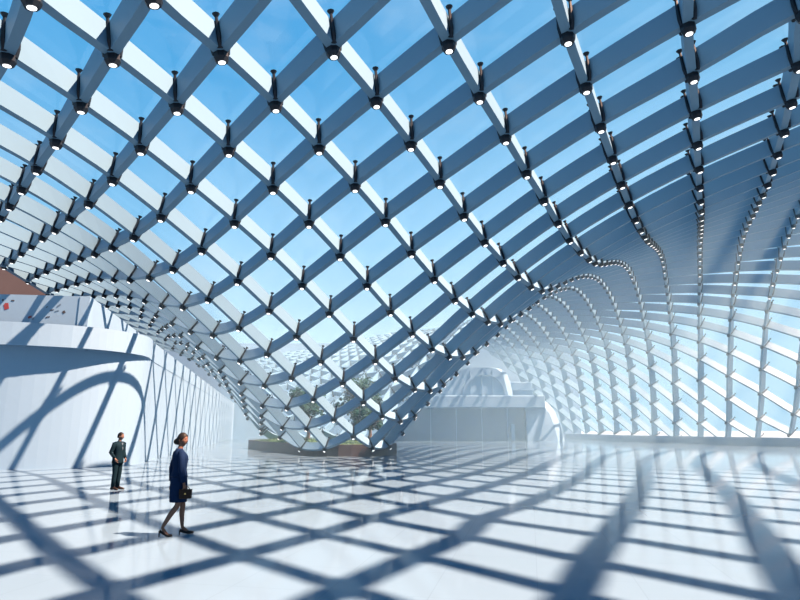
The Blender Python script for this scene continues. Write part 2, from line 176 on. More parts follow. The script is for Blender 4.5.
def mat(name, col, rough=.5, metal=0.0, spec=.5, emit=None, estr=0.0, var=0.0, vscale=3.0, bump=0.0, bscale=20.0):
    m, N, L, b = new_mat(name)
    b.inputs['Base Color'].default_value = (*col, 1); b.inputs['Roughness'].default_value = rough
    b.inputs['Metallic'].default_value = metal; b.inputs['Specular IOR Level'].default_value = spec
    if emit:
        b.inputs['Emission Color'].default_value = (*emit, 1); b.inputs['Emission Strength'].default_value = estr
    tc = N.new('ShaderNodeTexCoord')
    if var:
        n = N.new('ShaderNodeTexNoise'); n.inputs['Scale'].default_value = vscale; n.inputs['Detail'].default_value = 5
        r = N.new('ShaderNodeMapRange'); r.inputs['To Min'].default_value = 1 - var; r.inputs['To Max'].default_value = 1 + var
        mx = N.new('ShaderNodeMix'); mx.data_type = 'RGBA'; mx.blend_type = 'MULTIPLY'; mx.inputs[0].default_value = 1
        mx.inputs[6].default_value = (*col, 1)
        L.new(tc.outputs['Object'], n.inputs['Vector']); L.new(n.outputs['Fac'], r.inputs['Value'])
        L.new(r.outputs['Result'], mx.inputs[7]); L.new(mx.outputs[2], b.inputs['Base Color'])
    if bump:
        n2 = N.new('ShaderNodeTexNoise'); n2.inputs['Scale'].default_value = bscale; n2.inputs['Detail'].default_value = 4
        bp = N.new('ShaderNodeBump'); bp.inputs['Strength'].default_value = bump; bp.inputs['Distance'].default_value = .02
        L.new(tc.outputs['Object'], n2.inputs['Vector']); L.new(n2.outputs['Fac'], bp.inputs['Height'])
        L.new(bp.outputs['Normal'], b.inputs['Normal'])
    return m

M = {}
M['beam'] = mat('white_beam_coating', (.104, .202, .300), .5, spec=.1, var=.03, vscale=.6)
M['black'] = mat('black_powder_coat', (.007, .014, .024), .42, spec=.15, var=.1, vscale=8)
M['lens'] = mat('lamp_lens', (.9, .9, .9), .2, emit=(1, .99, .97), estr=1.5)
M['plaster'] = mat('white_plaster', (.135, .243, .362), .6, spec=.3, var=.05, vscale=.35, bump=.15, bscale=3)
M['plaster_far'] = mat('white_far_plaster', (.135, .243, .362), .6, spec=.3, var=.03, vscale=.3)
M['greyglass'] = mat('blue_grey_glazing', (.02, .075, .15), .12, spec=.6, var=.1, vscale=.2)
M['curb'] = mat('grey_curb', (.10, .165, .25), .6, var=.06, vscale=.8)
M['planter'] = mat('dark_brown_planter', (.026, .022, .026), .55, var=.2, vscale=1.2, bump=.1)
M['soil'] = mat('planting_soil', (0.0400, 0.0300, 0.0225), .9, var=.3, vscale=4)
M['grass'] = mat('grass_green', (.020, .068, .026), .7, var=.3, vscale=3)
M['leaf'] = mat('leaf_green', (.009, .040, .032), .7, spec=.05, var=.35, vscale=2)
M['bark'] = mat('tree_bark', (0.0550, 0.0400, 0.0300), .85, var=.3, vscale=6, bump=.4)
M['terracotta'] = mat('terracotta_cladding', (.085, .062, .06), .7, var=.15, vscale=.5)
M['ground'] = mat('pale_concrete', (.09, .15, .22), .8, var=.08, vscale=.2)
M['skin'] = mat('skin', (.125, .070, .055), .6, spec=.12, var=.06, vscale=12)
M['skin_man'] = mat('skin_pale', (.12, .08, .068), .6, spec=.12, var=.06, vscale=12)
M['legs'] = M['skin']
M['hair'] = mat('dark_brown_hair', (.008,.008,.009), .55, spec=.12, var=.3, vscale=30)
M['blue'] = mat('navy_blue_wool', (.0040, .0135, .043), .8, spec=.04, var=.12, vscale=14, bump=.15, bscale=60)
M['suit'] = mat('dark_green_grey_wool', (.003, .012, .020), .8, spec=.04, var=.12, vscale=14, bump=.15, bscale=60)
M['shirt'] = mat('pale_shirt', (.05, .08, .11), .7)
M['shoe'] = mat('black_leather', (.010, .010, .012), .3, spec=.12, var=.1, vscale=20)
M['shoe_brown'] = mat('brown_leather', (.010, .007, .007), .35, spec=.12, var=.1, vscale=20)
M['bag'] = mat('dark_brown_leather', (0.0132, 0.0072, 0.0060), .4, spec=.12, var=.15, vscale=20, bump=.2, bscale=40)
M['gold'] = mat('brass_clasp', (.5, .36, .14), .3, metal=1)
M['eye'] = mat('eye_dark', (.03, .02, .015), .2)
M['mred'] = mat('red_mark', (.15, .02, .025), .6); M['mdark'] = mat('dark_mark', (0.0250, 0.0300, 0.0400), .6); M['mblue'] = mat('blue_mark', (0.0500, 0.1000, 0.1600), .6)

def glass_mat():
    m, N, L, b = new_mat('clear_roof_glass')
    N.remove(b)
    out = N['Material Output']
    tr = N.new('ShaderNodeBsdfTransparent'); tr.inputs['Color'].default_value = (.93, .97, 1, 1)
    gl = N.new('ShaderNodeBsdfGlossy'); gl.inputs['Roughness'].default_value = .02; gl.inputs['Color'].default_value = (.9, .95, 1, 1)
    fr = N.new('ShaderNodeValue'); fr.outputs[0].default_value = .035
    mx = N.new('ShaderNodeMixShader')
    L.new(fr.outputs[0], mx.inputs[0]); L.new(tr.outputs[0], mx.inputs[1]); L.new(gl.outputs[0], mx.inputs[2])
    L.new(mx.outputs[0], out.inputs['Surface'])
    return m
M['glass'] = glass_mat()

def floor_mat():
    m, N, L, b = new_mat('polished_white_floor')
    tc = N.new('ShaderNodeTexCoord')
    br = N.new('ShaderNodeTexBrick'); br.inputs['Scale'].default_value = 1.0
    br.inputs['Brick Width'].default_value = 1.2; br.inputs['Row Height'].default_value = 1.2; br.offset = 0
    br.inputs['Mortar Size'].default_value = .006
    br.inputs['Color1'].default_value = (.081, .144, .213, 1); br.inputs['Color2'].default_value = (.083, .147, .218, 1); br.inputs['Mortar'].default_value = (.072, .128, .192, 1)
    mp = N.new('ShaderNodeMapping'); mp.inputs['Rotation'].default_value = (0, 0, math.radians(12))
    L.new(tc.outputs['Object'], mp.inputs['Vector']); L.new(mp.outputs['Vector'], br.inputs['Vector'])
    L.new(br.outputs['Color'], b.inputs['Base Color'])
    n = N.new('ShaderNodeTexNoise'); n.inputs['Scale'].default_value = .8; n.inputs['Detail'].default_value = 4
    r = N.new('ShaderNodeMapRange'); r.inputs['To Min'].default_value = .05; r.inputs['To Max'].default_value = .11
    L.new(tc.outputs['Object'], n.inputs['Vector']); L.new(n.outputs['Fac'], r.inputs['Value']); L.new(r.outputs['Result'], b.inputs['Roughness'])
    b.inputs['Specular IOR Level'].default_value = .02
    return m
M['floor'] = floor_mat()

# ------------------------------------------------------------------ world, sun, haze, camera
w = bpy.data.worlds.new('sky'); SC.world = w; w.use_nodes = True
N, L = w.node_tree.nodes, w.node_tree.links
bg = N['Background']; tc = N.new('ShaderNodeTexCoord'); sx = N.new('ShaderNodeSeparateXYZ')
rp = N.new('ShaderNodeValToRGB'); cr = rp.color_ramp
cr.elements[0].position = 0.0; cr.elements[0].color = (.42, .66, .84, 1)
cr.elements[1].position = 1.0; cr.elements[1].color = (.055, .33, .72, 1)
for p, c in ((.12, (.44, .70, .90, 1)), (.30, (.27, .60, .90, 1)), (.52, (.105, .43, .80, 1)), (.75, (.075, .37, .76, 1))):
    e = cr.elements.new(p); e.color = c
ns = N.new('ShaderNodeTexNoise'); ns.inputs['Scale'].default_value = 4.0; ns.inputs['Detail'].default_value = 6; ns.inputs['Roughness'].default_value = .55
mp = N.new('ShaderNodeMapping'); mp.inputs['Scale'].default_value = (1, 1, 2.2)
mr = N.new('ShaderNodeMapRange'); mr.inputs['From Min'].default_value = .50; mr.inputs['From Max'].default_value = .80; mr.inputs['To Max'].default_value = .30
mx = N.new('ShaderNodeMix'); mx.data_type = 'RGBA'; mx.inputs[7].default_value = (.75, .85, .92, 1)
L.new(tc.outputs['Generated'], sx.inputs[0]); L.new(sx.outputs['Z'], rp.inputs['Fac'])
L.new(tc.outputs['Generated'], mp.inputs['Vector']); L.new(mp.outputs['Vector'], ns.inputs['Vector'])
L.new(ns.outputs['Fac'], mr.inputs['Value']); L.new(mr.outputs['Result'], mx.inputs[0]); L.new(rp.outputs['Color'], mx.inputs[6])
dt = N.new('ShaderNodeVectorMath'); dt.operation = 'DOT_PRODUCT'; dt.inputs[1].default_value = (.80, .40, .45)
m3 = N.new('ShaderNodeMapRange'); m3.inputs['From Min'].default_value = .45; m3.inputs['From Max'].default_value = 1.0; m3.inputs['To Max'].default_value = .38
mz = N.new('ShaderNodeMix'); mz.data_type = 'RGBA'; mz.inputs[7].default_value = (.50, .80, .95, 1)
L.new(tc.outputs['Generated'], dt.inputs[0]); L.new(dt.outputs['Value'], m3.inputs['Value']); L.new(m3.outputs['Result'], mz.inputs[0]); L.new(mx.outputs[2], mz.inputs[6])
L.new(mz.outputs[2], bg.inputs['Color']); bg.inputs['Strength'].default_value = 0.97

sun = bpy.data.lights.new('sun', 'SUN'); sun.energy = 37.5; sun.angle = math.radians(1.1); sun.color = (1, .575, .375)
so = bpy.data.objects.new('sun', sun); COL.objects.link(so)
so.rotation_euler = V((-.64, .15, -1)).to_track_quat('-Z', 'Y').to_euler(); so.location = (30, -5, 50)

cam = bpy.data.cameras.new('camera'); co = bpy.data.objects.new('camera', cam); COL.objects.link(co)
cam.sensor_width = 36; cam.lens = 27.0; cam.clip_end = 2000
PITCH = math.atan(129 / 600)
co.location = (0, 0, 1.85); co.rotation_euler = (PI / 2 + PITCH, 0, 0)
SC.camera = co
SC.view_settings.view_transform = 'Standard'; SC.view_settings.look = 'None'; SC.view_settings.gamma = 1; SC.view_settings.use_curve_mapping = False
SC.view_settings.exposure = 0.1
SC.cycles.use_denoising = True
SC.cycles.max_bounces = 8; SC.cycles.transparent_max_bounces = 16; SC.cycles.volume_bounces = 1; SC.cycles.sample_clamp_indirect = 4
SC.cycles.caustics_reflective = False; SC.cycles.caustics_refractive = False

def ray(u, v):
    d = V(((u - 400) / 600, math.cos(PITCH) - (300 - v) / 600 * math.sin(PITCH), math.sin(PITCH) + (300 - v) / 600 * math.cos(PITCH)))
    return d
CAM = V((0, 0, 1.85))
def at_y(u, v, y):
    d = ray(u, v); return CAM + d * (y / d.y)
def on_floor(u, v):
    d = ray(u, v); return CAM + d * (-1.85 / d.z)
def project(p):
    q = V(p) - CAM
    z = q.y * math.cos(PITCH) + q.z * math.sin(PITCH); yy = -q.y * math.sin(PITCH) + q.z * math.cos(PITCH)
    if z < .5: return None
    return 400 + 600 * q.x / z, 300 - 600 * yy / z, z

# haze in the hall
def haze(poly, top, dens, lab):
    bm = bmesh.new(); add_prism(bm, poly, .01, top)
    hz, N, L, b = new_mat('hall_haze'); N.remove(b)
    vs = N.new('ShaderNodeVolumePrincipled'); vs.inputs['Density'].default_value = dens; vs.inputs['Color'].default_value = (.48, .80, 1, 1); vs.inputs['Anisotropy'].default_value = .3
    L.new(vs.outputs[0], N['Material Output'].inputs['Volume'])
    tag(obj('haze', bm, hz), lab, 'haze', kind='stuff')
haze([(-11, 24), (52, 24), (44, 42), (41.5, 55), (36, 78), (32, 100), (31, 121), (-31.5, 121)], 18, 0.0045, 'thin white haze in the air of the hall around the funnel')
haze([(-18.5, 58), (40, 58), (35.5, 78), (31.5, 100), (30.5, 120.8), (-31, 120.8)], 14, 0.0018, 'denser white haze filling the far end of the hall')

# ------------------------------------------------------------------ setting: ground, floor, walls
bm = bmesh.new(); add_box(bm, -400, 400, -300, 600, -.6, -.06)
tag(obj('ground', bm, M['ground']), 'pale concrete ground outside the hall', 'ground', kind='structure')
bm = bmesh.new(); add_prism(bm, [(-60, -14), (64, -14), (64, 20), (48, 50), (38.5, 92), (36, 140), (-60, 140)], -.05, 0)
tag(obj('floor', bm, M['floor']), 'polished white stone floor crossed by lattice shadows', 'floor', kind='structure')

# left building: a round-cornered lower storey, a ledge and a set-back upper storey
SL = -.215
corner = [(-46, 25.6), (-32, 26.6), (-24, 27.5), (-19.2, 28.5), (-16.4, 29.7), (-14.8, 31.1), (-14.1, 33.0), (-14.7, 35.8)]
path = [(p.x, p.y) for p in spline([(x, y, 0) for x, y in corner], 6)]
def nave(x0, y0, y): return (x0 + (y - y0) * SL, y)
lower = path + [nave(-14.7, 35.8, y) for y in (50, 70, 95, 122)]
bm = bmesh.new(); add_strip(bm, lower, .6, 0, 6.0)
wl = obj('wall_left', bm, M['plaster'])
tag(wl, 'long white plaster wall with a rounded near corner on the left', 'wall', kind='structure')
def offset(pathpts, d):
    out = []
    pp = [V(p) for p in pathpts]
    for i, p in enumerate(pp):
        t = (pp[min(i + 1, len(pp) - 1)] - pp[max(i - 1, 0)]).normalized()
        out.append(tuple(p + V((-t.y, t.x)) * d))
    return out
bm = bmesh.new()
oc = []
for i, (p_, q_) in enumerate(zip(path, offset(path, -1.0))):
    f_ = .55 if i < 24 else .55 * max(.04, 1 - (i - 24) / 16)
    oc.append((p_[0] + (q_[0] - p_[0]) * f_, p_[1] + (q_[1] - p_[1]) * f_))
fas = oc + [nave(-14.68, 35.8, y) for y in (50, 70, 95, 122)]
add_strip(bm, fas, 1.6, 5.75, 6.85)
led = obj('trim_1', bm, M['plaster']); tag(led, 'white projecting ledge band running around the top of the left wall', 'ledge', kind='structure')
bm = bmesh.new()
up = [(-46, 28.6), (-30, 29.8), (-22, 30.5), at_y(90, 300, 31.2)[:2], ]
xr, yr = up[-1]
add_strip(bm, up, .5, 6.6, 8.75)
par = obj('wall_front', bm, M['plaster']); tag(par, 'grey parapet wall with small red and blue marks above the ledge', 'wall', kind='structure')
bm = bmesh.new()
add_strip(bm, [(xr, yr), nave(xr, yr, 50), nave(xr, yr, 80), nave(xr, yr, 122)], .5, 6.6, 8.75)
tag(obj('wall_back', bm, M['plaster']), 'white set-back upper wall under the roof lattice on the left', 'wall', kind='structure')
for (u, v, sx_, sy_, rot, mk) in ((6.5, 306, 4.5, 7, .3, 'mred'), (30, 317, 3.5, 2.4, .4, 'mred'), (33, 318.5, 2, 2, .4, 'mblue'), (48, 317, 4, 1.2, .2, 'mdark'), (52, 310, 4, 1.1, .15, 'mdark'), (59, 305.5, 4.5, 1.5, .7, 'mblue'), (64, 312, 2.8, 3, .6, 'mdark'), (57, 311, 4, 1, .3, 'mblue'), (13, 300.5, 3, 1.4, 0, 'mdark'), (47, 307, 2, .9, .5, 'mdark'), (3, 300, 1.6, 2.4, .2, 'mdark')):  # thin red, dark and blue flecks set on the parapet face
    d = ray(u, v)
    for (xa, ya), (xb, yb) in zip(up, up[1:]):
        A_ = V((xb - xa, yb - ya)); Nn = V((A_.y, -A_.x)).normalized()
        den = d.x * Nn.x + d.y * Nn.y
        t = (xa * Nn.x + ya * Nn.y) / den
        if xa <= d.x * t <= xb:
            p = CAM + d * (t - .0)
            s = t / 600
            ax = V((A_.x, A_.y, 0)).normalized(); az = V((0, 0, 1)); no = V((Nn.x, Nn.y, 0))
            bm = bmesh.new(); c, sn = math.cos(rot), math.sin(rot)
            pts = [(-1, -1), (.8, -.9), (1, .7), (-.2, 1), (-1.1, .5)]
            f = [p + no * .012 + ax * ((q[0] * c * sx_ - q[1] * sn * sy_) * s * .5) + az * ((q[0] * sn * sx_ + q[1] * c * sy_) * s * .5) for q in pts]
            g = [q - no * .02 for q in f]
            add_loft(bm, [f, g]); obj('colour_mark', bm, M[mk], par)
            break
# terracotta block outside, seen under the roof edge
bm = bmesh.new(); add_prism(bm, [(-80, 53), (-31.2, 53), (-36.5, 62), (-80, 62)], -.06, 17.2)
o = obj('terracotta_building', bm, M['terracotta']); tag(o, 'terracotta brown building outside, seen under the left roof edge', 'building')
# far end
bm = bmesh.new(); add_box(bm, -60, 36, 122, 122.6, 0, 19)
tag(obj('wall_far', bm, M['plaster_far']), 'pale far end wall of the hall behind the lattice funnel', 'wall', kind='structure')

# curb under the right lattice wall
basep = []
for r in range(-7, 47):
    k = ((40 - r) // 2, (40 + r) // 2) if r % 2 == 0 else ((41 - r) // 2, (41 + r) // 2)
    if k in P: basep.append((r, P[k]))
cpath = [(p.x + .9, p.y) for r, p in basep if 22 <= r <= 36 and r % 2 == 0]
cpath = [(52.5, 25), (47.5, 42)] + cpath + [(34.2, 110), (33.0, 122)]
bm = bmesh.new(); add_strip(bm, cpath, -.7, 0, .95)
tag(obj('curb_wall', bm, M['curb']), 'low grey curb along the foot of the right lattice wall', 'curb', kind='structure')

# ------------------------------------------------------------------ the lattice roof
A_DIR, B_DIR, NRM = {}, {}, {}
def diff(k, d):
    p = P.get((k[0] + d[0], k[1] + d[1])); q = P.get((k[0] - d[0], k[1] - d[1]))
    return (p or P[k]) - (q or P[k])
for k in P:
    A_DIR[k] = diff(k, (0, 1)); B_DIR[k] = diff(k, (1, 0))
raw = {k: (B_DIR[k].cross(A_DIR[k])).normalized() for k in P if A_DIR[k].length > .1 and B_DIR[k].length > .1}
for k in P:
    if k not in raw:
        n = V((0, 0, 0))
        for q in ((1, 0), (-1, 0), (0, 1), (0, -1), (1, 1), (-1, -1), (1, -1), (-1, 1)):
            r_ = raw.get((k[0] + q[0], k[1] + q[1]))
            if r_: n += r_
        NRM[k] = n.normalized() if n.length > .1 else V((0, 0, 1))
    else: NRM[k] = raw[k]

B_IN, BW = .12, .106
def deep(k):
    f = min(1, max(0, (k[0] + k[1] - 16) / 22)); return 1 + .55 * f * f * (3 - 2 * f)
def B_OUT(k): return B_IN + .57 * deep(k)
def GLASS_OFF(k): return .12 + .74 * deep(k)
ceiling = empty('ceiling')
tag(ceiling, 'white lattice roof of crossing beams that swoops down into a funnel', 'lattice roof', kind='structure')

def beam(run):
    pts = spline([P[k] for k in run], 3); nrm = [n.normalized() for n in spline([NRM[k] for k in run], 3)]
    out = [v.x for v in spline([V((B_OUT(k), 0, 0)) for k in run], 3)]
    bm = bmesh.new(); rings = []
    for i, (p, n) in enumerate(zip(pts, nrm)):
        t = (pts[min(i + 1, len(pts) - 1)] - pts[max(i - 1, 0)]).normalized()
        s = n.cross(t).normalized()
        rings.append([p + n * B_IN - s * BW, p + n * B_IN + s * BW, p + n * out[i] + s * BW, p + n * out[i] - s * BW])
    add_loft(bm, rings)
    obj('lattice_beam', bm, M['beam'], ceiling)

def runs(line):
    out, cur = [], []
    for k in line:
        if k in P: cur.append(k)
        elif cur: out.append(cur); cur = []
    if cur: out.append(cur)
    return [r for r in out if len(r) > 1]
for a in range(-30, 30):
    for r in runs([(a, b) for b in range(-20, 50)]): beam(r)
for b in range(-20, 50):
    for r in runs([(a, b) for a in range(-30, 30)]): beam(r)
# edge beam along the left roof edge
edge = [k for k in sorted(P, key=lambda k: k[1] - k[0]) if k[0] + k[1] == -7]
bm = bmesh.new(); rings = []
ep = [P[k] for k in edge]
for i, (k, p) in enumerate(zip(edge, ep)):
    t = (ep[min(i + 1, len(ep) - 1)] - ep[max(i - 1, 0)]).normalized(); n = NRM[k]; s = n.cross(t).normalized()
    rings.append([p + n * 0 - s * .16, p + n * 0 + s * .16, p + n * .75 + s * .16, p + n * .75 - s * .16])
add_loft(bm, rings); obj('edge_beam', bm, M['beam'], ceiling)

# glazing, one run of panes between neighbouring beams
for b in range(-20, 50):
    cells = [a for a in range(-30, 30) if all(k in P for k in ((a, b), (a + 1, b), (a + 1, b + 1), (a, b + 1)))]
    if not cells: continue
    bm = bmesh.new(); cache = {}
    def gv(k):
        if k not in cache: cache[k] = bm.verts.new(P[k] + NRM[k] * GLASS_OFF(k))
        return cache[k]
    for a in cells: bm.faces.new([gv(k) for k in ((a, b), (a + 1, b), (a + 1, b + 1), (a, b + 1))])
    obj('glass_strip', bm, M['glass'], ceiling, smooth=True)

# ------------------------------------------------------------------ node lamps
def oct_ring(r, z, n=8, rot=PI / 8): return [V((r * math.cos(2 * PI * i / n + rot), r * math.sin(2 * PI * i / n + rot), z)) for i in range(n)]
def bracket_bm():
    bm = bmesh.new()
    for dx, dy in ((.32, 0), (-.32, 0), (0, .175), (0, -.175)):
        add_tube(bm, [(dx * .75, dy * .75, .10), (dx, dy, .30), (dx, dy, .78)], [.06, .05, .034], 6)
        add_tube(bm, [(dx, dy, .77), (dx, dy, .84)], [.04, .085], 8)
    return bm
def housing_bm():
    bm = bmesh.new()
    add_loft(bm, [oct_ring(.15, .20), oct_ring(.165, .10), oct_ring(.165, .0), oct_ring(.125, -.09), oct_ring(.09, -.09)])
    return bm
def lens_bm():
    bm = bmesh.new()
    add_loft(bm, [oct_ring(.082, -.08, 14), oct_ring(.078, -.10, 14), oct_ring(.045, -.112, 14)])
    return bm
def simple_bm(bm, Mx):
    for src in (housing_bm(), bracket_bm()):
        me = bpy.data.meshes.new('tmp'); src.to_mesh(me); src.free()
        me.transform(Mx); bm.from_mesh(me); bpy.data.meshes.remove(me)

def frame(k):
    n = NRM[k]; a = A_DIR[k].normalized(); b = B_DIR[k].normalized()
    x = (a - b); x -= n * x.dot(n); x.normalize(); y = n.cross(x)
    m = Matrix((x, y, n * deep(k))).transposed().to_4x4(); m.translation = P[k]
    return m

vis = []
for k, p in P.items():
    q = project(p)
    if not q: continue
    r, s = k[1] - k[0], k[0] + k[1]
    if -8 < q[0] < 808 and -12 < q[1] < 452:
        if s >= 40 and r < 20: continue
        # left out: those hidden behind the left wall or the far building
        if s < -2 and r > 16: continue
        if r > 40: continue
        vis.append((q[2], k, q))
vis.sort(key=lambda t: t[0])
ORD = ['', 'first', 'second', 'third', 'fourth', 'fifth', 'sixth', 'seventh', 'eighth', 'ninth', 'tenth', 'eleventh', 'twelfth', 'thirteenth', 'fourteenth', 'fifteenth', 'sixteenth', 'seventeenth', 'eighteenth', 'nineteenth', 'twentieth']
rowpos = {}
for r in range(-1, 8):
    ks = sorted([k for _, k, q in vis if k[1] - k[0] == r and -4 < q[0] < 804 and q[1] > -6], key=lambda k: project(P[k])[0])
    for i, k in enumerate(ks):
        if i < 14: rowpos[k] = (i + 1, r + 2)
first = None
far_bm = bmesh.new(); nfar = 0
for i, (d, k, q) in enumerate(vis):
    Mx = frame(k); r, s = k[1] - k[0], k[0] + k[1]
    if i >= 298:
        simple_bm(far_bm, Mx); nfar += 1; continue
    if first is None:
        root = empty('spotlight')
        parts = [obj('hanger_bracket', bracket_bm(), M['black'], root), obj('lamp_housing', housing_bm(), M['black'], root), obj('lens', lens_bm(), M['lens'], root)]
        first = (root, parts)
    else:
        root = first[0].copy(); COL.objects.link(root)
        for c in first[1]:
            c2 = c.copy(); COL.objects.link(c2); c2.parent = root
    root.matrix_world = Mx
    if k in rowpos:
        lab = 'black roof spotlight, %s from the left in the %s row from the top' % (ORD[rowpos[k][0]], ORD[rowpos[k][1]]); grp = 'spotlights in the upper rows of the roof lattice'
    elif s < 3:
        lab = 'small black spotlight among the crowded ones above the white left wall'; grp = 'spotlights above the left wall'
    elif s > 26:
        lab = 'small pale spotlight on the hazy lattice wall at the right'; grp = 'spotlights on the right lattice wall'
    elif r >= 8 and s < 15 and r < 20:
        lab = 'small black spotlight on the flank of the lattice funnel over the planter'; grp = 'spotlights on the funnel flank'
    else:
        lab = 'small black spotlight in a tight file of the roof sweeping to the right'; grp = 'spotlights along the right roof'
    tag(root, lab, 'spotlight', grp)
if nfar:
    tag(obj('distant_spotlights', far_bm, M['black']), 'many tiny far spotlights dotted over the most distant part of the lattice', 'spotlights', kind='stuff')
else: far_bm.free()
print('LAMPS', len(vis), 'far', nfar)

# ------------------------------------------------------------------ planter under the funnel
ring = [P[k] for k in ((-8, 13), (-7, 12), (-6, 11), (-5, 11), (-4, 11), (-3, 11), (-2, 12), (-2, 13), (-2, 14), (-3, 15), (-4, 16), (-5, 16), (-6, 16), (-7, 15), (-8, 14))]
cx = sum(p.x for p in ring) / len(ring); cy = sum(p.y for p in ring) / len(ring)
pin = [(p.x, p.y) for p in spline([V(q + (0,)) for q in ((-13.5, 65.5), (-15.0, 61), (-12.5, 55), (-9.8, 49.5), (-7.3, 45.2), (-5.0, 42.5), (-1.95, 42.5))], 4)] + [(-.95, 44.2), (-.25, 46.2), (-.9, 50), (-1.2, 54), (-3, 60), (-8, 65.5)]
cx = sum(p[0] for p in pin) / len(pin); cy = sum(p[1] for p in pin) / len(pin)
closed = pin + [pin[0]]
pl = empty('planter', (cx, cy, 0)); tag(pl, 'dark brown planter ring under the foot of the lattice funnel', 'planter')
bm = bmesh.new()
outer = [V((x, y)) for x, y in pin]; inner = [V((cx, cy)) + (p - V((cx, cy))) * .955 for p in outer]
n = len(outer)
ro = [[bm.verts.new((p.x - cx, p.y - cy, z)) for p in q] for q, z in ((outer, 0), (outer, .80), (inner, .80), (inner, 0))]
for a_, b_ in zip(ro, ro[1:] + ro[:1]):
    for i in range(n): bm.faces.new((a_[i], a_[(i + 1) % n], b_[(i + 1) % n], b_[i]))
obj('planter_wall', bm, M['planter'], pl)
bm = bmesh.new(); add_prism(bm, [(p.x - cx, p.y - cy) for p in inner], .02, .62); obj('soil', bm, M['soil'], pl)
# grass mound
bm = bmesh.new(); rings = []
for s_, z in ((.93, .60), (.88, .68), (.7, .84), (.4, .98), (.12, 1.02)):
    rings.append([V(((p.x - cx) * s_ + cx, (p.y - cy) * s_ + cy, z + .1 * noise.noise(V((p.x, p.y, z))))) for p in inner])
add_loft(bm, rings)
for i in range(2600):
    t = random.random() * 2 * PI; s_ = math.sqrt(random.random()) * .88
    j = int(t / (2 * PI) * n) % n; f = t / (2 * PI) * n - int(t / (2 * PI) * n)
    e = outer[j].lerp(outer[(j + 1) % n], f); x = cx + (e.x - cx) * s_; y = cy + (e.y - cy) * s_
    z = .64 + .40 * (1 - s_ ** 2) - .05; h = .10 + .14 * random.random(); an = random.random() * PI; w_ = .02
    dx, dy = math.cos(an) * w_, math.sin(an) * w_; lx, ly = (random.random() - .5) * .14, (random.random() - .5) * .14
    va = bm.verts.new((x - dx, y - dy, z)); vb = bm.verts.new((x + dx, y + dy, z)); vc = bm.verts.new((x + lx, y + ly, z + h))
    bm.faces.new((va, vb, vc))
tag(obj('grass', bm, M['grass']), 'bright green grass mound growing inside the brown planter ring', 'grass', kind='stuff')
def tree(x, y, z0, h, rad, seed, lab):
    rnd = random.Random(seed)
    t = empty('tree', (x, y, z0)); tag(t, lab, 'tree')
    bm = bmesh.new()
    add_tube(bm, [(0, 0, -.1), (.05, .03, h * .3), (-.04, .05, h * .6), (0, 0, h * .9)], [.16, .12, .08, .03], 8)
    for i in range(9):
        an = rnd.random() * 2 * PI; zz = h * (.35 + .05 * i); l = rad * (.6 + .35 * rnd.random())
        add_tube(bm, [(0, 0, zz), (math.cos(an) * l * .5, math.sin(an) * l * .5, zz + l * .35), (math.cos(an) * l, math.sin(an) * l, zz + l * .5)], [.05, .035, .012], 5)
    obj('trunk', bm, M['bark'], t)
    bm = bmesh.new()
    blobs = []
    for i in range(16):
        an = rnd.random() * 2 * PI; rr = rad * .75 * math.sqrt(rnd.random())
        blobs.append((V((math.cos(an) * rr, math.sin(an) * rr, h * (.5 + .45 * rnd.random()))), rad * (.28 + .2 * rnd.random())))
    for i in range(2600):
        c, rb = blobs[rnd.randrange(len(blobs))]
        v = V((rnd.gauss(0, 1), rnd.gauss(0, 1), rnd.gauss(0, 1))).normalized() * rb * (.6 + .45 * rnd.random())
        p = c + v; nn = (v.normalized() + V((rnd.random() - .5, rnd.random() - .5, rnd.random() - .2)) * .9).normalized()
        u = nn.cross(V((0, 0, 1)) if abs(nn.z) < .9 else V((1, 0, 0))).normalized(); w_ = nn.cross(u); l = .10 + .08 * rnd.random()
        q = [p - u * l, p - w_ * l * .5 + nn * .02, p + u * l, p + w_ * l * .5 + nn * .02]
        bm.faces.new([bm.verts.new(x_) for x_ in q])
    obj('foliage', bm, M['leaf'], t)
tree(-7.5, 50.2, .9, 4.2, 1.8, 3, 'leafy tree behind the lattice over the left part of the grass mound')
tree(-3.6, 51.5, .9, 5.2, 1.9, 5, 'tallest leafy tree inside the funnel, near the middle of the planter')
tree(-2.3, 46.6, .85, 2.6, 1.3, 9, 'low leafy tree at the right end of the grass mound')

# ------------------------------------------------------------------ far building
fb = empty('pavilion', (0, 97, 0)); tag(fb, 'hazy white two-storey pavilion at the far end beside the funnel', 'pavilion')
def fx(u): return (u - 400) / 600 * 97
bm = bmesh.new(); add_box(bm, -2.0, fx(513), -.2, 8, 0, 5.1); obj('glazed_front', bm, M['greyglass'], fb)
for u in (430, 455, 480, 505):
    bm = bmesh.new(); add_box(bm, fx(u) - .06, fx(u) + .06, -.35, -.2, 0, 5.1); obj('mullion', bm, M['plaster_far'], fb)
bm = bmesh.new(); add_box(bm, fx(508), fx(511.5), -.5, -.1, 0, 2.6, .04); obj('door_frame', bm, M['plaster_far'], fb)
bm = bmesh.new(); add_box(bm, fx(513), fx(523), .6, 7, 0, 5.1); obj('recessed_door', bm, M['greyglass'], fb)
bm = bmesh.new(); add_box(bm, -2.6, fx(541), -1.6, 9, 5.1, 7.0, .12); obj('roof_slab', bm, M['plaster_far'], fb)
bm = bmesh.new(); rings = []
for z, x0, x1 in ((6.9, fx(432), fx(514)), (9.2, fx(445), fx(511)), (10.8, fx(457), fx(508)), (11.4, fx(463), fx(503)), (11.6, fx(470), fx(496))):
    rings.append([V((x0, 0.3, z)), V((x1 - 1.0, .3, z)), V((x1, 1.3, z)), V((x1, 7.5, z)), V((x0, 7.5, z))])
add_loft(bm, rings); obj('upper_block', bm, M['plaster_far'], fb)
bm = bmesh.new()
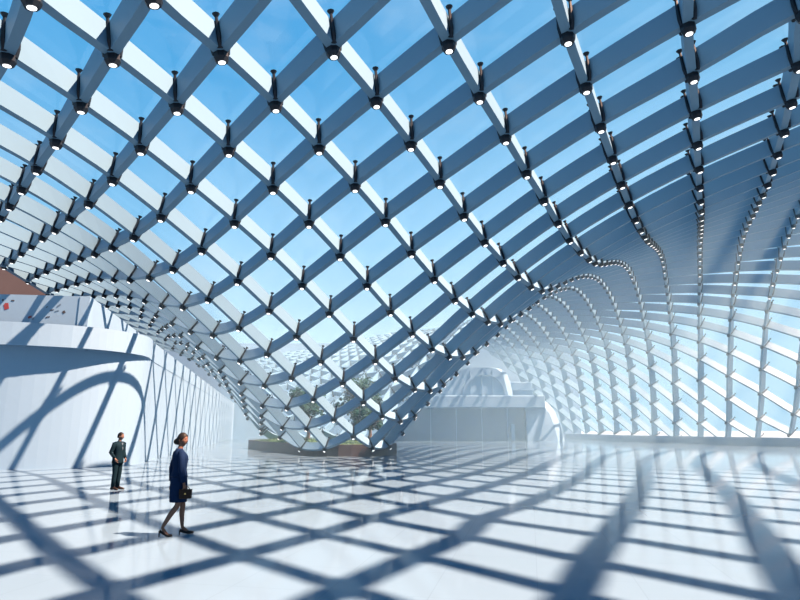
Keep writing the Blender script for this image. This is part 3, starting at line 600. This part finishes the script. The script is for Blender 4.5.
for x0 in (fx(470), fx(481), fx(492)): add_box(bm, x0, x0 + .18, .12, .42, 6.95, 11.2)
obj('upper_rib', bm, M['plaster_far'], fb)
bm = bmesh.new(); rings = []
for i in range(13):
    t = i / 12 * PI; rings.append([V((fx(484) + math.cos(t) * (3.6 - q), .3 + e, 6.95 + math.sin(t) * (3.8 - q))) for q, e in ((0, -.25), (.35, -.25), (.35, .2), (0, .2))])
add_loft(bm, rings); obj('arch', bm, M['plaster_far'], fb)
bm = bmesh.new(); add_box(bm, fx(510), fx(534), 2, 8, 6.9, 9.4, .1); add_box(bm, fx(510), fx(536), 1.7, 8, 8.0, 8.3); obj('side_block', bm, M['plaster_far'], fb)
bm = bmesh.new(); rings = []
for z, x1, d in ((0, fx(563), 0), (2.5, fx(560), .2), (4.5, fx(556), .5), (6.0, fx(550), 1.0), (6.8, fx(545), 1.6), (7.1, fx(538), 2.2)):
    rings.append([V((fx(523.5), -.6 + d, z)), V((x1 - 1.6, -.6 + d, z)), V((x1 - .4, .2 + d, z)), V((x1, 1.6 + d, z)), V((x1, 8, z)), V((fx(523.5), 8, z))])
add_loft(bm, rings); obj('round_pier', bm, M['plaster_far'], fb)

# ------------------------------------------------------------------ people
def head_bm(bm, c, yaw, s=1.0, nod=0.0):
    """a head with brow, nose, mouth, chin and ears, facing +x before the turn"""
    nu, nv = 28, 22
    Rm = Matrix.Rotation(yaw, 3, 'Z') @ Matrix.Rotation(nod, 3, 'Y')
    rows = []
    for j in range(nv + 1):
        ph = PI * j / nv; z = math.cos(ph); rr = math.sin(ph); row = []
        for i in range(nu):
            t = 2 * PI * i / nu; x = rr * math.cos(t); y = rr * math.sin(t)
            X = x * .098; Y = y * .076; Z = z * .118
            if z < -.15:
                k = (-.15 - z) / .85; Y *= 1 - .35 * k; X = X * (1 - .18 * k) + (.018 * k if x > 0 else .02 * k)
            if x > 0:
                g = lambda yy, zz, sy, sz: math.exp(-((Y - yy) / sy) ** 2 - ((Z - zz) / sz) ** 2)
                X += .026 * g(0, -.022, .011, .022) + .006 * g(0, .03, .05, .012) - .012 * g(.03, .008, .014, .012) - .012 * g(-.03, .008, .014, .012)
                X += .008 * g(0, -.060, .024, .010) - .004 * g(0, -.073, .03, .006) + .010 * g(0, -.098, .02, .016)
            row.append(V((X, Y, Z)))
        rows.append(row)
    vs = [[bm.verts.new(V(c) + Rm @ (p * s)) for p in row] for row in rows[1:-1]]
    top = bm.verts.new(V(c) + Rm @ (rows[0][0] * s)); bot = bm.verts.new(V(c) + Rm @ (rows[-1][0] * s))
    for r0, r1 in zip(vs, vs[1:]):
        for i in range(nu): bm.faces.new((r0[i], r1[i], r1[(i + 1) % nu], r0[(i + 1) % nu]))
    for i in range(nu):
        bm.faces.new((top, vs[0][i], vs[0][(i + 1) % nu])); bm.faces.new((bot, vs[-1][(i + 1) % nu], vs[-1][i]))
    for sg in (1, -1):
        add_ball(bm, V(c) + Rm @ (V((-.008, sg * .076, -.01)) * s), V((.018, .010, .030)) * s, Rm)

def add_ball(bm, c, r, Rm=None, u=12, v=8):
    m = Matrix.Translation(c) @ (Rm.to_4x4() if Rm else Matrix.Identity(4)) @ Matrix.Diagonal((*r, 1))
    bmesh.ops.create_uvsphere(bm, u_segments=u, v_segments=v, radius=1, matrix=m)

def skin_body(name, joints, bones, head, material, parent):
    """one continuous body: a skinned skeleton fused with the head"""
    names = list(joints); ix = {n: i for i, n in enumerate(names)}
    me = bpy.data.meshes.new(name); me.from_pydata([joints[n][0] for n in names], [(ix[a], ix[b]) for a, b in bones], [])
    o = bpy.data.objects.new(name, me); COL.objects.link(o)
    md = o.modifiers.new('skin', 'SKIN'); md.use_smooth_shade = True; md.branch_smoothing = .4
    if not me.skin_vertices:
        bmx = bmesh.new(); bmx.from_mesh(me); bmx.verts.layers.skin.verify(); bmx.to_mesh(me); bmx.free()
    for n, d in zip(names, me.skin_vertices[0].data):
        r = joints[n][1]; d.radius = (r, r) if not isinstance(r, tuple) else r
        d.use_root = (n == 'pelvis')
    o.modifiers.new('sub', 'SUBSURF').levels = 2
    dg = bpy.context.evaluated_depsgraph_get()
    m2 = bpy.data.meshes.new_from_object(o.evaluated_get(dg))
    bm = bmesh.new(); bm.from_mesh(m2)
    head_bm(bm, *head)
    bm.to_mesh(m2); bm.free(); bpy.data.meshes.remove(me) if False else None
    o.modifiers.clear(); o.data = m2
    md = o.modifiers.new('fuse', 'REMESH'); md.mode = 'VOXEL'; md.voxel_size = .0075; md.use_smooth_shade = True
    dg = bpy.context.evaluated_depsgraph_get()
    m3 = bpy.data.meshes.new_from_object(o.evaluated_get(dg))
    o.modifiers.clear(); o.data = m3; m3.materials.clear(); m3.materials.append(material)
    for p in m3.polygons: p.use_smooth = True
    o.parent = parent
    return o

def hand(J, Bn, pre, wrist, palm_dir, side, curl, grip=.0):
    """palm and five bent fingers hanging along palm_dir; side = thumb side, curl = direction the fingers bend to"""
    w = V(wrist); d = V(palm_dir).normalized(); s = V(side).normalized(); c = V(curl).normalized()
    J[pre + 'palm'] = (w + d * .055, .026); Bn.append((pre + 'wrist', pre + 'palm'))
    for i, (off, ln) in enumerate(((.030, .078), (.010, .088), (-.011, .082), (-.031, .064))):
        k = w + d * .098 + s * off
        J[pre + 'k%d' % i] = (k, .0105); Bn.append((pre + 'palm', pre + 'k%d' % i))
        m = k + d * ln * (.5 - grip * .2) + c * ln * (.15 + grip * .5)
        J[pre + 'm%d' % i] = (m, .0095); Bn.append((pre + 'k%d' % i, pre + 'm%d' % i))
        e = m + d * ln * (.4 - grip * .7) + c * ln * (.3 + grip * .3)
        J[pre + 'e%d' % i] = (e, .0080); Bn.append((pre + 'm%d' % i, pre + 'e%d' % i))
    t = w + d * .045 + s * .042 + c * .008
    J[pre + 't0'] = (t, .0125); Bn.append((pre + 'palm', pre + 't0'))
    J[pre + 't1'] = (t + d * .035 + s * .014 + c * .016, .0105); Bn.append((pre + 't0', pre + 't1'))
    J[pre + 't2'] = (t + d * .062 + s * .010 + c * .03, .0085); Bn.append((pre + 't1', pre + 't2'))

def torso_rings(L): return [ell((cx_, 0, z), fr, sr, 28, 2.3) for z, cx_, fr, sr in L]

def hair_cap(bm, c, yaw, s, front, low, nod=0.0, thick=1.07):
    Rm = Matrix.Rotation(yaw, 3, 'Z') @ Matrix.Rotation(nod, 3, 'Y'); nu, nv = 26, 16; rows = []
    for j in range(nv + 1):
        row = []
        for i in range(nu):
            t = 2 * PI * i / nu; f = (1 + math.cos(t)) / 2
            phm = low + (front - low) * (f ** 1.5); ph = phm * j / nv
            rip = 1 + .015 * math.sin(9 * t + 3 * ph)
            row.append(V((math.sin(ph) * math.cos(t) * .098, math.sin(ph) * math.sin(t) * .077, math.cos(ph) * .118)) * thick * rip * s)
        rows.append(row)
    top = bm.verts.new(V(c) + Rm @ rows[0][0]); vs = [[bm.verts.new(V(c) + Rm @ p) for p in row] for row in rows[1:]]
    inn = [bm.verts.new(V(c) + Rm @ (p * .93)) for p in rows[-1]]
    for i in range(nu):
        bm.faces.new((top, vs[0][i], vs[0][(i + 1) % nu]))
        bm.faces.new((vs[-1][i], inn[i], inn[(i + 1) % nu], vs[-1][(i + 1) % nu]))
    for r0, r1 in zip(vs, vs[1:]):
        for i in range(nu): bm.faces.new((r0[i], r1[i], r1[(i + 1) % nu], r0[(i + 1) % nu]))

# ---- woman walking to the right
wp = on_floor(173, 536)
YAW = math.radians(34)
woman = empty('person', (wp.x, wp.y, 0), YAW)
tag(woman, 'woman in a navy blue skirt suit and black heels walking right with a dark handbag', 'person')
J, Bn = {}, []
J['pelvis'] = (V((.03, 0, .97)), .125); J['waist'] = (V((.03, 0, 1.13)), .10); J['chest'] = (V((.02, 0, 1.31)), .115)
J['neckb'] = (V((.0, 0, 1.46)), .055); J['neck'] = (V((.02, 0, 1.54)), .047); J['skull'] = (V((.035, 0, 1.62)), .05)
Bn += [('pelvis', 'waist'), ('waist', 'chest'), ('chest', 'neckb'), ('neckb', 'neck'), ('neck', 'skull')]
for pre, sg, el, wr in (('r_', -1, (.0, -.225, 1.14), (.06, -.245, .905)), ('l_', 1, (-.05, .225, 1.15), (-.04, .235, .91))):
    J[pre + 'sh'] = (V((.005, sg * .165, 1.415)), .052); J[pre + 'el'] = (V(el), .036); J[pre + 'wrist'] = (V(wr), .025)
    Bn += [('chest', pre + 'sh'), (pre + 'sh', pre + 'el'), (pre + 'el', pre + 'wrist')]
    hand(J, Bn, pre, wr, (V(wr) - V(el)) if sg > 0 else (.15, 0, -1), (1, 0, 0), (0, -sg, 0), .55 if sg < 0 else .1)
for pre, sg, hip, knee, ank, ball, toe in (('lr_', -1, (.03, -.085, .90), (.02, -.085, .52), (-.215, -.075, .165), (-.125, -.085, .035), (-.075, -.09, .028)),
                                         ('ll_', 1, (.04, .085, .90), (.155, .075, .50), (.165, .06, .125), (.275, .06, .035), (.335, .06, .028))):
    J[pre + 'hip'] = (V(hip), .088); J[pre + 'th'] = (V(hip).lerp(V(knee), .5), .072); J[pre + 'kn'] = (V(knee), .052)
    J[pre + 'calf'] = (V(knee).lerp(V(ank), .32) + V((-.018, 0, 0)), .052); J[pre + 'an'] = (V(ank), .031); J[pre + 'ball'] = (V(ball), .032); J[pre + 'toe'] = (V(toe), .022)
    Bn += [('pelvis', pre + 'hip'), (pre + 'hip', pre + 'th'), (pre + 'th', pre + 'kn'), (pre + 'kn', pre + 'calf'), (pre + 'calf', pre + 'an'), (pre + 'an', pre + 'ball'), (pre + 'ball', pre + 'toe')]
HC = (.04, 0, 1.66); HY = math.radians(-48)
skin_body('body', J, Bn, (HC, HY, 1.0, .03), M['skin'], woman)
bm = bmesh.new(); hair_cap(bm, HC, HY, 1.0, 1.02, 2.25, .03, 1.09)
Rh = Matrix.Rotation(HY, 3, 'Z')
add_ball(bm, V(HC) + Rh @ V((-.118, 0, -.035)), V((.05, .058, .055)), Rh, 18, 12)
add_ball(bm, V(HC) + Rh @ V((-.075, 0, -.02)), V((.05, .07, .075)), Rh, 18, 12)
obj('hair', bm, M['hair'], woman, True)
bm = bmesh.new()
for sg in (1, -1): add_ball(bm, V(HC) + Rh @ V((.083, sg * .030, .008)), V((.007, .012, .006)), Rh)
obj('eyes', bm, M['eye'], woman, True)
bm = bmesh.new()
add_loft(bm, torso_rings([(1.005, .03, .142, .178), (1.03, .03, .140, .176), (1.08, .03, .126, .162), (1.14, .03, .118, .150), (1.22, .027, .122, .160), (1.31, .025, .138, .176), (1.37, .02, .130, .188), (1.42, .01, .105, .186), (1.455, .0, .08, .135), (1.485, .0, .064, .074), (1.505, .002, .058, .062)]))
for pre, sg in (('r_', -1), ('l_', 1)):
    sh, el, wr = J[pre + 'sh'][0], J[pre + 'el'][0], J[pre + 'wrist'][0]
    add_tube(bm, [sh + V((0, -sg * .05, .01)), sh + V((0, sg * .012, .0)), sh.lerp(el, .4), el, el.lerp(wr, .5), el.lerp(wr, .93)], [.062, .070, .060, .053, .047, .042], 16)
jk = obj('jacket', bm, M['blue'], woman, True)
bm = bmesh.new()
add_loft(bm, [ell((.045, 0, .575), .145, .142, 28, 2.4), ell((.043, 0, .60), .147, .146, 28, 2.4), ell((.04, 0, .72), .148, .158, 28, 2.3), ell((.033, 0, .86), .146, .174, 28, 2.3), ell((.03, 0, .95), .142, .174, 28, 2.3), ell((.03, 0, 1.04), .125, .160, 28, 2.3), ell((.03, 0, 1.10), .112, .145, 28, 2.3)])
obj('skirt', bm, M['blue'], woman, True)
for pre, hx in (('lr_', -1), ('ll_', 1)):
    an, ba, to = J[pre + 'an'][0], J[pre + 'ball'][0], J[pre + 'toe'][0]
    bm = bmesh.new(); heel = V((an.x - .03, an.y, an.z - .045)); d = (to - ba).normalized()
    rings = []
    for c, rx, rz in ((heel + V((-.008, 0, 0)), .022, .030), (heel.lerp(ba, .35) + V((0, 0, -.012)), .030, .026), (heel.lerp(ba, .7) + V((0, 0, -.010)), .036, .026), (ba, .042, .034), (ba.lerp(to, .6), .036, .029), (to + d * .035, .016, .020)):
        rings.append([V((c.x, c.y + math.cos(2 * PI * k / 14) * rx, max(.004, c.z + math.sin(2 * PI * k / 14) * rz))) for k in range(14)])
    add_loft(bm, rings)
    lowz = .0 if hx > 0 else max(0, heel.z - .11)
    add_tube(bm, [heel + V((-.006, 0, -.005)), (heel.x - .012, heel.y, (heel.z + lowz) / 2), (heel.x - .010, heel.y, lowz + .002)], [.020, .011, .008], 8)
    obj('shoe', bm, M['shoe'], woman, True)
# handbag held in her right hand
Rw = Matrix.Rotation(YAW, 4, 'Z'); Tw = Matrix.Translation((wp.x, wp.y, 0)) @ Rw
bl = Tw @ V((.10, -.245, .645))
bag = empty('handbag', bl, YAW - .5); tag(bag, 'small dark brown handbag held low in the walking woman\'s right hand', 'handbag')
bm = bmesh.new(); add_box(bm, -.105, .105, -.035, .035, 0, .155, .014); obj('bag_body', bm, M['bag'], bag)
bm = bmesh.new(); add_box(bm, -.108, .108, -.041, -.030, .07, .160, .004); add_box(bm, -.108, .108, -.04, .038, .150, .163, .004); obj('flap', bm, M['bag'], bag)
bm = bmesh.new(); add_tube(bm, [(math.cos(t) * .06, 0, .155 + math.sin(t) * .055) for t in [PI * i / 12 for i in range(13)]], .007, 8); obj('handle', bm, M['bag'], bag, True)
bm = bmesh.new(); add_box(bm, -.014, .014, -.047, -.040, .075, .10, .003); tag(obj('clasp', bm, M['gold'], bag), 'small brass clasp')

# ---- man standing near the wall
mp_ = on_floor(115, 489.6)
MY = math.radians(-16); MS = .965
man = empty('person', (mp_.x, mp_.y, 0), MY); man.scale = (MS, MS, MS)
tag(man, 'man in a dark green-grey suit standing by the white wall, hand in pocket, looking right', 'person')
J, Bn = {}, []
J['pelvis'] = (V((0, 0, .96)), .13); J['waist'] = (V((0, 0, 1.14)), .115); J['chest'] = (V((.005, 0, 1.34)), .13)
J['neckb'] = (V((-.005, 0, 1.49)), .065); J['neck'] = (V((.01, 0, 1.56)), .056); J['skull'] = (V((.02, 0, 1.62)), .055)
Bn += [('pelvis', 'waist'), ('waist', 'chest'), ('chest', 'neckb'), ('neckb', 'neck'), ('neck', 'skull')]
for pre, sg, el, wr, pd in (('r_', -1, (-.07, -.275, 1.17), (.06, -.205, .985), (.25, .25, -1)), ('l_', 1, (-.02, .275, 1.15), (.11, .215, .975), (.4, -.35, -.7))):
    J[pre + 'sh'] = (V((-.005, sg * .19, 1.44)), .06); J[pre + 'el'] = (V(el), .042); J[pre + 'wrist'] = (V(wr), .029)
    Bn += [('chest', pre + 'sh'), (pre + 'sh', pre + 'el'), (pre + 'el', pre + 'wrist')]
    hand(J, Bn, pre, wr, pd, (1, 0, .2), (0, -sg, 0), .2)
for pre, sg, knee, ank, ball, toe in (('lr_', -1, (.015, -.10, .51), (-.02, -.10, .095), (.10, -.12, .04), (.17, -.13, .032)), ('ll_', 1, (.02, .095, .51), (-.01, .09, .095), (.11, .115, .04), (.18, .13, .032))):
    hip = (0, sg * .09, .92)
    J[pre + 'hip'] = (V(hip), .092); J[pre + 'kn'] = (V(knee), .058); J[pre + 'calf'] = (V(knee).lerp(V(ank), .3), .056); J[pre + 'an'] = (V(ank), .04); J[pre + 'ball'] = (V(ball), .038); J[pre + 'toe'] = (V(toe), .028)
    Bn += [('pelvis', pre + 'hip'), (pre + 'hip', pre + 'kn'), (pre + 'kn', pre + 'calf'), (pre + 'calf', pre + 'an'), (pre + 'an', pre + 'ball'), (pre + 'ball', pre + 'toe')]
HC = (.028, 0, 1.685); HY = math.radians(14)
skin_body('body', J, Bn, (HC, HY, 1.03, 0.0), M['skin_man'], man)
bm = bmesh.new(); hair_cap(bm, HC, HY, 1.03, .95, 2.0, 0.0, 1.075); obj('hair', bm, M['hair'], man, True)
Rh = Matrix.Rotation(HY, 3, 'Z'); bm = bmesh.new()
for sg in (1, -1): add_ball(bm, V(HC) + Rh @ V((.086, sg * .030, .008)), V((.007, .012, .006)), Rh)
obj('eyes', bm, M['eye'], man, True)
bm = bmesh.new()
add_loft(bm, torso_rings([(.82, .0, .150, .195), (.86, 0, .150, .195), (.98, 0, .145, .185), (1.12, 0, .138, .172), (1.24, .003, .146, .190), (1.36, .005, .150, .208), (1.43, 0, .125, .212), (1.475, -.003, .095, .160), (1.505, -.004, .074, .085), (1.53, -.004, .066, .070)]))
for pre, sg in (('r_', -1), ('l_', 1)):
    sh, el, wr = J[pre + 'sh'][0], J[pre + 'el'][0], J[pre + 'wrist'][0]
    add_tube(bm, [sh + V((0, -sg * .05, .01)), sh + V((0, sg * .02, .0)), sh.lerp(el, .4), el, el.lerp(wr, .5), el.lerp(wr, .95)], [.07, .078, .068, .060, .052, .046], 16)
obj('jacket', bm, M['suit'], man, True)
bm = bmesh.new()
for q in ([(.145, -.03), (.150, .03), (.10, .045), (.09, -.045)],):
    add_loft(bm, [[V((.152 if z < 1.4 else .125, -w_, z)), V((.158 if z < 1.4 else .132, 0, z)), V((.152 if z < 1.4 else .125, w_, z)), V((.05, 0, z))] for z, w_ in ((1.24, .006), (1.34, .022), (1.42, .034), (1.475, .034))])
tag(obj('shirt_front', bm, M['shirt'], man), 'pale shirt front')
bm = bmesh.new()
for pre, sg in (('lr_', -1), ('ll_', 1)):
    hp, kn, an = J[pre + 'hip'][0], J[pre + 'kn'][0], J[pre + 'an'][0]
    add_tube(bm, [hp + V((0, -sg * .01, .10)), hp, hp.lerp(kn, .5), kn, kn.lerp(an, .5), an + V((.008, 0, -.03))], [.10, .108, .090, .074, .068, .064], 18)
add_loft(bm, torso_rings([(.86, 0, .125, .165), (.98, 0, .13, .165), (1.08, 0, .12, .155)]))
obj('trousers', bm, M['suit'], man, True)
for pre in ('lr_', 'll_'):
    an, ba, to = J[pre + 'an'][0], J[pre + 'ball'][0], J[pre + 'toe'][0]
    bm = bmesh.new(); rings = []
    for c, rx, rz in ((V((an.x - .075, an.y, .045)), .026, .036), (V((an.x - .02, an.y, .055)), .040, .052), (ba.lerp(an, .4) + V((0, 0, -.005)), .044, .048), (ba, .052, .042), (ba.lerp(to, .6), .048, .036), (to + (to - ba).normalized() * .05, .022, .022)):
        rings.append([V((c.x, c.y + math.cos(2 * PI * k / 14) * rx, max(.003, c.z + math.sin(2 * PI * k / 14) * rz))) for k in range(14)])
    add_loft(bm, rings); obj('shoe', bm, M['shoe_brown'], man, True)
